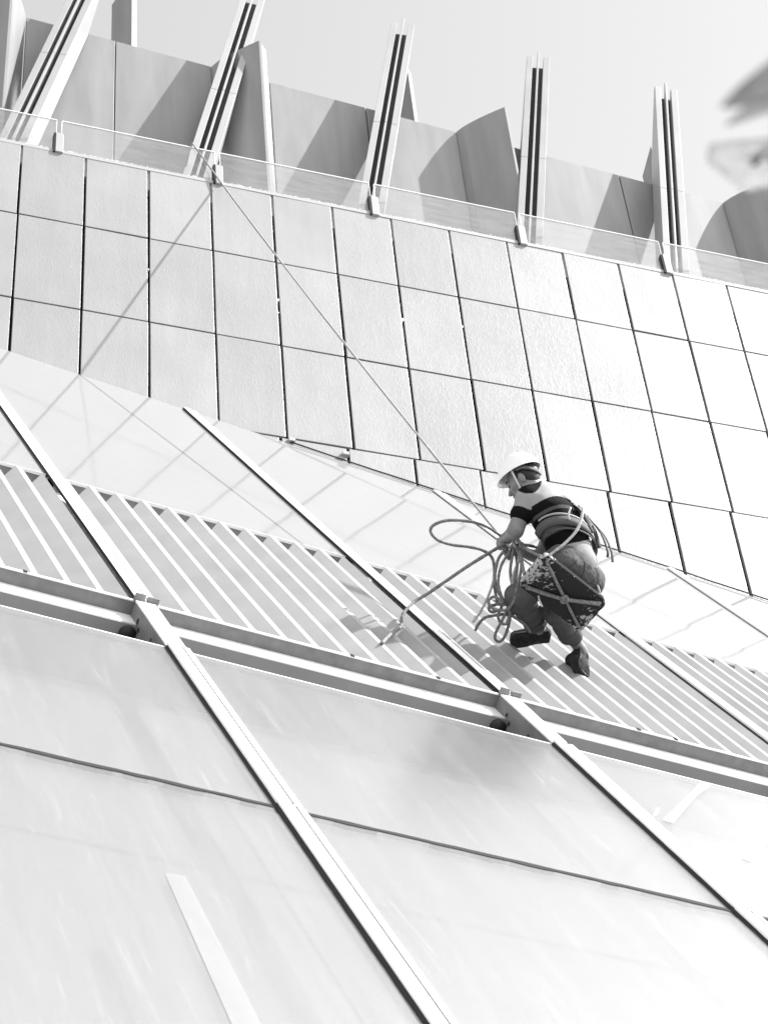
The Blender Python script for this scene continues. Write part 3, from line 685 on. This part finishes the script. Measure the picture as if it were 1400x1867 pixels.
# stitched pocket lines on the seat of the trousers
def on_surface(px, py):
    b_ = bpy.data.objects['trousers']; o_ = to_world(L3(px, py, 1.6)) - PER_LOC; d_ = nrm(to_world(L3(px, py, .2)) - to_world(L3(px, py, 1.6)))
    hit, loc, no, _ = b_.ray_cast(Vector(o_), Vector(d_)); return np.array(loc) + np.array(no) * .002 + PER_LOC if hit else None
M_STITCH = mat('seam_dark', .03, .9)
for ln in ([(1018, 1022), (1030, 1036), (1046, 1028), (1052, 1020)], [(1066, 1024), (1064, 1040), (1056, 1056), (1048, 1062)], [(1088, 1050), (1078, 1062), (1066, 1068)]):
    pts_ = [on_surface(*p) for p in ln]
    pts_ = [p for p in pts_ if p is not None]
    if len(pts_) > 2: tube('pocket_seam', spline(pts_, 5), .0022, M_STITCH, per, 5)
for K_, A_, t0, t1 in ((KNL, ANL, .68, .84), (KNR, ANR, .50, .68)):
    pth = [K_ * (1 - t) + A_ * t for t in np.linspace(t0, t1, 7)]
    rad = [.068, .076, .074, .078, .075, .078, .071]
    V, F = tube_vf([to_world(p) for p in pth], rad, 20); F = F[:-2]
    V2 = [np.asarray(v) for v in V]
    for i in range(len(V2)): V2[i] = V2[i] + rng.normal(0, .0022, 3)
    o = obj('rolled_cuff', V2, F, M_JEAN, per, True); so_ = o.modifiers.new('solid', 'SOLIDIFY'); so_.thickness = .008; so_.offset = -1
    sb = o.modifiers.new('subsurf', 'SUBSURF'); sb.levels = 1; sb.render_levels = 1
M_SOLE = mat('sole_rubber', .045, .8, spec=.15, noise=((50, 50, 50), .03, .06, 3))
# shoes: sole faces the viewer
def shoe(heel, toe, face, ankle):
    ax = nrm(toe - heel); fn = nrm(face - ax * (face @ ax)); sd_ = np.cross(ax, fn); ln = np.linalg.norm(toe - heel)
    q = lambda t, s, h: heel + ax * ln * t + sd_ * s - fn * h
    pr = [cap(q(.10, 0, .030), q(.45, 0, .032), .042, .040, (sd_, 1.05), .02), cap(q(.45, 0, .030), q(.86, 0, .026), .040, .036, (sd_, 1.35), .03),
          cap(q(.12, 0, .035), q(.16, 0, .085), .044, .045, None, .02), cap(q(.3, 0, .05), q(.7, 0, .035), .040, .034, None, .02)]
    o = blob('shoe', pr, .005, M_SHOE, per)
    w_ = lambda t: .043 + .012 * math.sin(math.pi * max(0, t - .3) / .85) - .004 * math.exp(-((t - .42) / .12) ** 2)
    outl = [(t, w_(t)) for t in np.linspace(.0, .93, 9)]
    ring = [(-.05, 0)] + [(t, w) for t, w in outl] + [(1.03, .012)] + [(1.03, -.012)] + [(t, -w) for t, w in outl[::-1]]
    A = [to_world(q(t, s, .006)) for t, s in ring]; B = [to_world(q(t, s, -.009)) for t, s in ring]
    s_o = prism('sole', A, B, M_SOLE, o)
    s_o.matrix_parent_inverse = Matrix.Translation(-Vector(PER_LOC.tolist()))
    for t in (.06, .13, .20, .55, .62, .69, .76, .83, .90):
        w0 = w_(t) * .9; zz = [(t + (.016 if k % 2 else -.016), s) for k, s in enumerate(np.linspace(-w0, w0, 7))]
        r_o = tube('tread', [to_world(q(a, s, -.010)) for a, s in zz], .0042, M_SOLE, o, 5)
        r_o.matrix_parent_inverse = Matrix.Translation(-Vector(PER_LOC.tolist()))
    return o
shoe(L3(1000, 1160, .33), L3(931, 1168, .345), np.array([.05, -.45, .85]), ANL)
shoe(L3(1063, 1187, .34), L3(1063, 1228, .50), np.array([.30, -.35, .9]), ANR)

# ------------------------------------------------------------------ hard hat
hat = thing('tmp', (0, 0, 0), None, None); bpy.data.objects.remove(hat)
BR = hp(.000, 0, .060)                                            # centre of the brim
def hat_p(f, s, u): return to_world(BR + HF * f + HS * s + HU_ * u)
V = []; F = []; nr, ns = 12, 40
prof = [(1.0, 0.0)] + [(math.cos(a), math.sin(a)) for a in np.linspace(.12, math.pi / 2 - .02, nr)]
for (r_c, hgt) in prof:
    for k in range(ns):
        an = 2 * math.pi * k / ns; ridge = .004 * max(0, 1 - abs(math.sin(an)) * 5)
        V.append(hat_p(.136 * r_c * math.cos(an), .112 * r_c * math.sin(an), (.126 + ridge) * hgt))
for i in range(len(prof) - 1):
    for k in range(ns): k2 = (k + 1) % ns; F.append((i * ns + k, i * ns + k2, (i + 1) * ns + k2, (i + 1) * ns + k))
F.append(tuple(range((len(prof) - 1) * ns, len(prof) * ns)))
b0 = len(V)                                                        # brim with a longer peak
for k in range(ns):
    an = 2 * math.pi * k / ns; ex = .006 + .015 * max(0, math.cos(an)) ** 2
    V.append(hat_p((.136 + ex) * math.cos(an), (.112 + ex * .8) * math.sin(an), -.010 - .004 * max(0, math.cos(an))))
for k in range(ns): k2 = (k + 1) % ns; F.append((k, k2, b0 + k2, b0 + k))
ht = obj('hard_hat', V, F, M_HELM, per, True); sol = ht.modifiers.new('solid', 'SOLIDIFY'); sol.thickness = .0035; sol.offset = -1
sb = ht.modifiers.new('subsurf', 'SUBSURF'); sb.levels = 1; sb.render_levels = 1
for (an, hg) in ((1.35, .46), (1.50, .50), (1.25, .52), (1.40, .56)):
    cc = math.cos(math.asin(hg)); c = np.array([.1365 * cc * math.cos(an), .1125 * cc * math.sin(an), .1265 * hg])
    nn = nrm(c / np.array([.136, .112, .126]) ** 2); u1 = nrm(np.cross(nn, [0, 0, 1])); u2 = np.cross(nn, u1)
    o = obj('vent_hole', [hat_p(*(c + nn * .002 + .0042 * (math.cos(a) * u1 + math.sin(a) * u2))) for a in np.linspace(0, 2 * math.pi, 9)[:-1]], [tuple(range(8))], M_BACK, ht)
    o.matrix_parent_inverse = Matrix.Translation(-Vector(PER_LOC.tolist()))
def ribbon(name, pts, wdt, wdir, m, parent, th=.003, n=6):
    c = spline([np.asarray(p) for p in pts], n); V = []; F = []
    for i, p in enumerate(c):
        t = nrm(c[min(i + 1, len(c) - 1)] - c[max(i - 1, 0)]); wd = np.asarray(wdir(p) if callable(wdir) else wdir, float); wd = nrm(wd - t * (wd @ t)); nn = np.cross(t, wd)
        V += [p + wd * wdt / 2 + nn * th / 2, p - wd * wdt / 2 + nn * th / 2, p - wd * wdt / 2 - nn * th / 2, p + wd * wdt / 2 - nn * th / 2]
    for i in range(len(c) - 1):
        for k in range(4): k2 = (k + 1) % 4; F.append((4 * i + k, 4 * i + k2, 4 * i + 4 + k2, 4 * i + 4 + k))
    F += [(3, 2, 1, 0), tuple(4 * (len(c) - 1) + k for k in range(4))]
    return obj(name, [to_world(v) for v in V], F, m, parent, True)
for s in (1, -1):
    ribbon('chin_strap', [hp(.016, s * .100, .055), hp(.016, s * .090, .0), hp(.018, s * .074, -.05), hp(.022, s * .054, -.096), hp(.026, 0, -.125)], .012, HF, M_HARNL, per)
    ribbon('hat_band', [hp(-.01, s * .100, .046), hp(-.05, s * .092, .040), hp(-.085, s * .074, .020), hp(-.112, s * .03, -.002), hp(-.114, 0, -.004)], .022, HU_, M_HARNG, per)

# ------------------------------------------------------------------ harness
tf = lambda t: WST * (1 - t) + CHS * t
bk = -nrm(fb - ta * (fb @ ta))                                      # out of his back
def belt_ring(t, a0, a1, rl, rb_, n=16):
    return [tf(t) + latx * rl * math.cos(a) + bk * rb_ * math.sin(a) for a in np.linspace(a0, a1, n)]
V = belt_ring(.43, -.7, 3.8, .200, .152); ribbon('waist_belt', V, .055, ta, M_HARNG, per, .010, 2)
V = belt_ring(.59, -.2, 2.0, .200, .152); ribbon('belt_pad', V, .012, ta, mat('belt_trim', .26, .8), per, .012, 2)
V = belt_ring(.24, -.4, 3.4, .190, .150); ribbon('lower_strap', V, .010, ta + latx * .25, M_HARNG, per, .006, 2)
# back panel, shoulder straps, lanyard bits
up_b = lambda t, l, o: tf(t) + latx * l + bk * o
ribbon('back_strap', [up_b(1.32, -.045, .090), up_b(1.1, -.055, .140), up_b(.8, -.075, .152), up_b(.48, -.085, .150)], .050, latx, M_HARN, per, .012)
ribbon('shoulder_strap', [up_b(1.62, .05, .02), up_b(1.45, -.01, .080), up_b(1.25, -.04, .125)], .034, latx, M_HARN, per, .006)
ribbon('shoulder_strap', [up_b(1.5, -.16, .03), up_b(1.35, -.10, .09), up_b(1.1, -.06, .14), up_b(.7, -.11, .155), up_b(.3, -.155, .12)], .032, latx, M_HARN, per, .006)
ribbon('back_buckle', [up_b(1.12, -.055, .158), up_b(1.0, -.062, .164), up_b(.9, -.066, .163)], .040, latx, M_HARNL, per, .012)
ribbon('loose_webbing', [up_b(1.05, .0, .146), up_b(.98, -.02, .160), up_b(.88, -.03, .168)], .014, latx, M_HARNL, per, .004)
ribbon('loose_webbing', [up_b(.75, -.12, .170), up_b(.45, -.15, .185), up_b(.12, -.165, .175), up_b(-.1, -.17, .150)], .020, latx, M_HARNG, per, .004)
ribbon('loose_webbing', [up_b(1.0, -.12, .150), up_b(.6, -.165, .165), up_b(.2, -.175, .150), up_b(.08, -.178, .13)], .018, latx, M_HARN, per, .005)
ribbon('loose_webbing', [L3(1075, 1032, .72), L3(1086, 1038, .74), L3(1091, 1042, .73)], .008, (0, 1, 0), M_HARNL, per, .004)
obj('steel_clip', *[[to_world(v) for v in tube_vf(spline([L3(1040, 925, .80), L3(1036, 938, .82), L3(1038, 948, .81)], 4), .006, 6)[0]], tube_vf(spline([L3(1040, 925, .80), L3(1036, 938, .82), L3(1038, 948, .81)], 4), .006, 6)[1]], M_HARNL, per, True)

# ------------------------------------------------------------------ rope seat
bc = L3(1026, 1083, .93)
ea = np.array([.86, .51, 0]) @ CAMR; eb = np.array([-.20, .98, 0]) @ CAMR          # board axes (world horizontal)
seat = thing('rope_seat', to_world(bc), 'paint-spattered dark wooden board slung on ropes under the worker', 'rope seat')
HL, HW = .305, .150
def bq(a, b, u): return to_world(bc + ea * a + eb * b + ub * u)
outl = []
for (sx, sy) in ((1, 1), (-1, 1), (-1, -1), (1, -1)):
    rr = .045; cx_, cy_ = sx * (HL - rr), sy * (HW - rr); a0 = {(1, 1): 0, (-1, 1): 90, (-1, -1): 180, (1, -1): 270}[(sx, sy)]
    for a in np.linspace(a0, a0 + 90, 6): outl.append((cx_ + rr * math.cos(math.radians(a)), cy_ + rr * math.sin(math.radians(a))))
M_BOARD = mat('painted_board', .035, .85, spec=.04)
N = M_BOARD.node_tree; Lk = N.links; pb = N.nodes['Principled BSDF']; tc = N.nodes.new('ShaderNodeTexCoord')
n1 = N.nodes.new('ShaderNodeTexNoise'); n1.inputs['Scale'].default_value = 45; n1.inputs['Detail'].default_value = 5
n2 = N.nodes.new('ShaderNodeTexNoise'); n2.inputs['Scale'].default_value = 5.5; n2.inputs['Detail'].default_value = 1
Lk.new(tc.outputs['Object'], n1.inputs['Vector']); Lk.new(tc.outputs['Object'], n2.inputs['Vector'])
EAW = CAMR @ ea; BCW = to_world(bc)
sb_ = N.nodes.new('ShaderNodeVectorMath'); sb_.operation = 'SUBTRACT'; sb_.inputs[1].default_value = (0, 0, 0); Lk.new(tc.outputs['Object'], sb_.inputs[0])
dt = N.nodes.new('ShaderNodeVectorMath'); dt.operation = 'DOT_PRODUCT'; dt.inputs[1].default_value = tuple(EAW); Lk.new(sb_.outputs[0], dt.inputs[0])
sh_ = N.nodes.new('ShaderNodeMath'); sh_.operation = 'SUBTRACT'; sh_.inputs[1].default_value = float(EAW @ BCW); Lk.new(dt.outputs['Value'], sh_.inputs[0])
ab = N.nodes.new('ShaderNodeMath'); ab.operation = 'ABSOLUTE'; Lk.new(sh_.outputs[0], ab.inputs[0])
mr = N.nodes.new('ShaderNodeMapRange'); mr.inputs[1].default_value = .06; mr.inputs[2].default_value = .28; mr.inputs[3].default_value = -.20; mr.inputs[4].default_value = .06
Lk.new(ab.outputs[0], mr.inputs[0])
mu = N.nodes.new('ShaderNodeMath'); mu.operation = 'MULTIPLY_ADD'; mu.inputs[1].default_value = .55
Lk.new(n2.outputs['Fac'], mu.inputs[0]); Lk.new(n1.outputs['Fac'], mu.inputs[2])
ad_ = N.nodes.new('ShaderNodeMath'); ad_.operation = 'ADD'; Lk.new(mu.outputs[0], ad_.inputs[0]); Lk.new(mr.outputs[0], ad_.inputs[1])
rp = N.nodes.new('ShaderNodeValToRGB'); e = rp.color_ramp.elements
e[0].position = .80; e[0].color = (.03, .03, .03, 1); e[1].position = .90; e[1].color = (.40, .40, .40, 1)
Lk.new(ad_.outputs[0], rp.inputs[0]); Lk.new(rp.outputs[0], pb.inputs['Base Color'])
def seatpart(name, V, F, m, smooth=False): return obj(name, V, F, m, seat, smooth)
prism('board', [bq(a, b, 0) for a, b in outl], [bq(a, b, .03) for a, b in outl], M_BOARD, seat, .004)
cor = {'lb': (-HL + .05, -HW + .035), 'lf': (-HL + .05, HW - .035), 'rb': (HL - .05, -HW + .035), 'rf': (HL - .05, HW - .035)}
def srope(name, pts, r=.0095, m=None): return tube(name, spline([np.asarray(p) for p in pts], 8), r, m or M_ROPE, seat)
srope('under_rope', [bq(*cor['lb'], -.012), bq(-.02, -.01, -.020), bq(*cor['rf'], -.012)])
srope('under_rope', [bq(*cor['lf'], -.012), bq(.0, .01, -.030), bq(*cor['rb'], -.012)], .0125)
V = [bq(.01 + .022 * math.cos(a), .004 + .022 * math.sin(a), -.034 + .006 * math.sin(3 * a)) for a in np.linspace(0, 6.6, 14)]
srope('rope_knot', V, .010)
srope('rope_end', [bq(-.15, .105, -.02), bq(-.135, .115, -.04), bq(-.12, .112, -.085)], .006, M_ROPEL)
HUB = to_world(L3(946, 992, .56))
HUBC = np.array(HUB)
for kx, mid in (('lb', (965, 1004, .80)), ('lf', (952, 1030, .66)), ('rb', None), ('rf', None)):
    tgt = bq(*cor[kx], .02)
    via = [(HUBC + tgt) / 2 + np.array([0, 0, -.01])] if mid else [to_world(L3(985, 1000, .36)), to_world(L3(1050, 1030, .40)), tgt + np.array([0, 0, .12])]
    srope('sling_rope', [HUBC] + via + [tgt, bq(*cor[kx], -.012)])
srope('back_rope', [bq(*cor['lb'], -.01), to_world(L3(998, 1016, .93)), to_world(L3(1030, 990, .90)), to_world(L3(1052, 965, .86)), to_world(L3(1061, 938, .80)), to_world(L3(1062, 926, .76))], .009, M_ROPEL)
srope('hub_knot', [to_world(L3(944 + 8 * math.cos(a), 990 + 9 * math.sin(1.3 * a), .57 + .02 * math.sin(2 * a))) for a in np.linspace(0, 11, 22)], .009, M_ROPEL)

# ------------------------------------------------------------------ ropes
def rope(name, pts, label, r=.0095, m=None, n=10, group=None):
    W_ = [np.asarray(p) for p in pts]; o = tube(name, spline(W_, n) if len(W_) > 2 else W_, r, m or M_ROPE); tag(o, label, 'rope', group); return o
TOPE = at_y(405, 335, YB - .050); RAIL = at_y(350, 263, YB - .004); HANDW = to_world(HNL)
HANDW2 = HANDW + nrm(HANDW - TOPE) * .12
mid_ = [TOPE + (HANDW - TOPE) * t + np.array([0, 0, -.10 * 4 * t * (1 - t) * .6]) for t in np.linspace(0, 1, 14)]
main = [np.array([RAIL[0] - .02, YB + .35, RAIL[2] - .3]), np.array([RAIL[0] - .005, YB + .03, RAIL[2] + .005]), RAIL + np.array([0, -.006, .012])] + mid_ + [HANDW2, HUBC]
o = tube('climbing_rope', main, .0080, mat('taut_rope_fibre', .24, .8, noise=((60, 60, 60), .18, .3, 3))); tag(o, 'taut pale climbing rope from the balustrade down to the worker\'s hands', 'rope')
z_pl = lambda px, py, w=.012: on_plane(px, py, S(0, 0, w), NG)
A = lambda px, py, z: to_world(L3(px, py, z))
rope('slack_rope', [A(930, 990, .50), A(905, 972, .53), A(880, 957, .56), A(850, 950, .58), A(815, 949, .60), A(791, 957, .60), A(785, 969, .60), A(797, 984, .60), A(822, 993, .58), A(860, 998, .56), A(885, 1006, .55), A(898, 1020, .55), A(901, 1045, .56), A(900, 1062, .56), A(906, 1098, .56)],
     'slack rope looping out to the left of the worker\'s hands', .0095)
rope('trailing_rope', [A(932, 985, .52), A(912, 996, .55), A(885, 1012, .58), A(850, 1034, .62), A(815, 1058, .64), A(780, 1082, .66), A(757, 1096, .70), A(742, 1110, .78), A(733, 1124, .84), A(731, 1142, .92), z_pl(722, 1148, .02), z_pl(708, 1160, .014), z_pl(696, 1173, .012)],
     'long rope tail trailing across the louvres to the lower left', .0105)
rope('coiled_rope', [A(922, 1000, .56), A(908, 1020, .58), A(902, 1050, .60), A(906, 1075, .60), A(918, 1095, .60), A(932, 1108, .62), A(934, 1122, .60), A(918, 1120, .60), A(902, 1122, .58), A(884, 1126, .58), A(872, 1138, .56), A(866, 1150, .55)],
     'dark rope coil hanging down to the louvres beside the left knee', .0095)
rope('coiled_rope', [A(938, 1002, .57), A(942, 1025, .60), A(940, 1060, .63), A(932, 1090, .64), A(918, 1125, .64), A(905, 1150, .60), A(902, 1164, .58), A(910, 1170, .57), A(920, 1160, .58), A(928, 1135, .62), A(930, 1110, .64), A(925, 1098, .64)],
     'rope loop dangling lowest, just left of the left shoe', .0095)
rope('coiled_rope', [A(936, 1000, .60), A(930, 1040, .62), A(934, 1075, .64), A(930, 1100, .64), A(905, 1102, .64), A(891, 1108, .64), A(896, 1116, .64), A(915, 1112, .64), A(935, 1124, .62), A(955, 1138, .58), A(966, 1152, .52)],
     'rope crossing in front of the left shin in small turns', .009)
rope('coiled_rope', [A(930, 1004, .60), A(914, 1030, .62), A(908, 1062, .63), A(916, 1092, .64), A(928, 1112, .65), A(922, 1138, .64), A(908, 1128, .63), A(914, 1106, .64), A(930, 1086, .66), A(940, 1050, .66), A(944, 1018, .62)],
     'rope turn hanging in a narrow oval in front of the left knee', .0088)
rope('coiled_rope', [A(942, 1000, .62), A(950, 1030, .70), A(944, 1064, .72), A(936, 1096, .72), A(922, 1112, .70), A(900, 1110, .68), A(890, 1098, .66), A(900, 1088, .66), A(918, 1098, .67)],
     'rope turn ending in a small curl above the louvres', .0088)
rope('pale_rope', [A(948, 992, .60), A(950, 1010, .62), A(938, 1040, .64), A(934, 1060, .64), A(936, 1090, .64)], 'short rope hanging straight under the fists', .0085, M_ROPEL)
rope('pale_rope', [A(901, 1050, .60), A(896, 1070, .58), A(886, 1095, .56), A(874, 1118, .52), A(862, 1134, .48), A(868, 1122, .5)], 'pale frayed rope end hanging beside the coils', .008, M_ROPEL)
#LEAVES
# ------------------------------------------------------------------ leaves close to the viewer
M_LEAF = mat('leaf', .10, .45, noise=((45, 45, 45), .07, .13, 3)); N = M_LEAF.node_tree
tl = N.nodes.new('ShaderNodeBsdfTranslucent'); tl.inputs[0].default_value = (.42, .42, .42, 1); ln_ = N.nodes.new('ShaderNodeTexNoise'); ln_.inputs['Scale'].default_value = 55; lr_ = N.nodes.new('ShaderNodeValToRGB'); lr_.color_ramp.elements[0].position = .38; lr_.color_ramp.elements[1].position = .62; lr_.color_ramp.elements[0].color = (.35, .35, .35, 1); lr_.color_ramp.elements[1].color = (.85, .85, .85, 1); N.links.new(ln_.outputs['Fac'], lr_.inputs[0]); N.links.new(lr_.outputs[0], tl.inputs[0]); mxs = N.nodes.new('ShaderNodeMixShader'); mxs.inputs[0].default_value = .65
N.links.new(N.nodes['Principled BSDF'].outputs[0], mxs.inputs[1]); N.links.new(tl.outputs[0], mxs.inputs[2]); N.links.new(mxs.outputs[0], N.nodes['Material Output'].inputs[0])
M_TWIG = mat('twig_bark', .06, .8)
def at_d(px, py, dep): return CAM + ray(px, py) * (dep / FPX)
br = thing('leafy_twig', at_d(1560, 250, 1.6), 'blurred broad leaves on a twig close to the viewer, upper right', 'twig')
tube('stem', spline([at_d(1900, 330, 1.75), at_d(1700, 260, 1.66), at_d(1560, 215, 1.6), at_d(1440, 235, 1.56), at_d(1372, 300, 1.55)], 8), .0022, M_TWIG, br, 7)
def leaf(base, tip, side, nup, width, fold, curl):
    base, tip = np.asarray(base), np.asarray(tip); ax = tip - base; ln = np.linalg.norm(ax); ax = ax / ln
    side = nrm(side - ax * (side @ ax)); n_ = np.cross(ax, side); V = []; F = []; nL, nS = 14, 6
    for i in range(nL + 1):
        t = i / nL; w_ = width * (math.sin(math.pi * min(1, t ** .8)) ** .8) * (1 - .25 * t) + .0004
        for j in range(-nS // 2, nS // 2 + 1):
            s = j / (nS / 2); sag = curl * ln * (t * (1 - t)) + fold * abs(s) * w_ + .06 * w_ * math.sin(9 * t + 3 * s)
            V.append(base + ax * ln * t + side * s * w_ + n_ * sag)
    for i in range(nL):
        for j in range(nS): a = i * (nS + 1) + j; F.append((a, a + 1, a + nS + 2, a + nS + 1))
    o = obj('leaf', V, F, M_LEAF, br, True); so_ = o.modifiers.new('solid', 'SOLIDIFY'); so_.thickness = .0006
    return o
e1 = np.array([1., 0, 0]); cr, cu, ct = RW[:, 0], -RW[:, 1], -RW[:, 2]
leaf(at_d(1500, 80, 1.25), at_d(1314, 196, 1.23), cu * .8 - ct * .5, ct, .014, .3, .15)
b_, t_ = at_d(1480, 345, 1.58), at_d(1296, 262, 1.54)
leaf(b_, t_, np.cross(SUN + cu * .3, nrm(t_ - b_)), ct, .062, .10, .10)
leaf(at_d(1445, 188, 1.40), at_d(1322, 228, 1.39), cu * .7 + ct * .9, ct, .008, .5, .1)
leaf(at_d(1440, 262, 1.46), at_d(1358, 294, 1.45), cu * .7 + ct * .9, ct, .004, .5, .1)
b_, t_ = at_d(1500, 300, 1.66), at_d(1345, 352, 1.63)
leaf(b_, t_, np.cross(SUN + cu * .5, nrm(t_ - b_)), ct, .034, .14, .10)
leaf(at_d(1470, 120, 1.44), at_d(1362, 152, 1.43), cu * .9 + ct * .3, ct, .010, .4, .12)
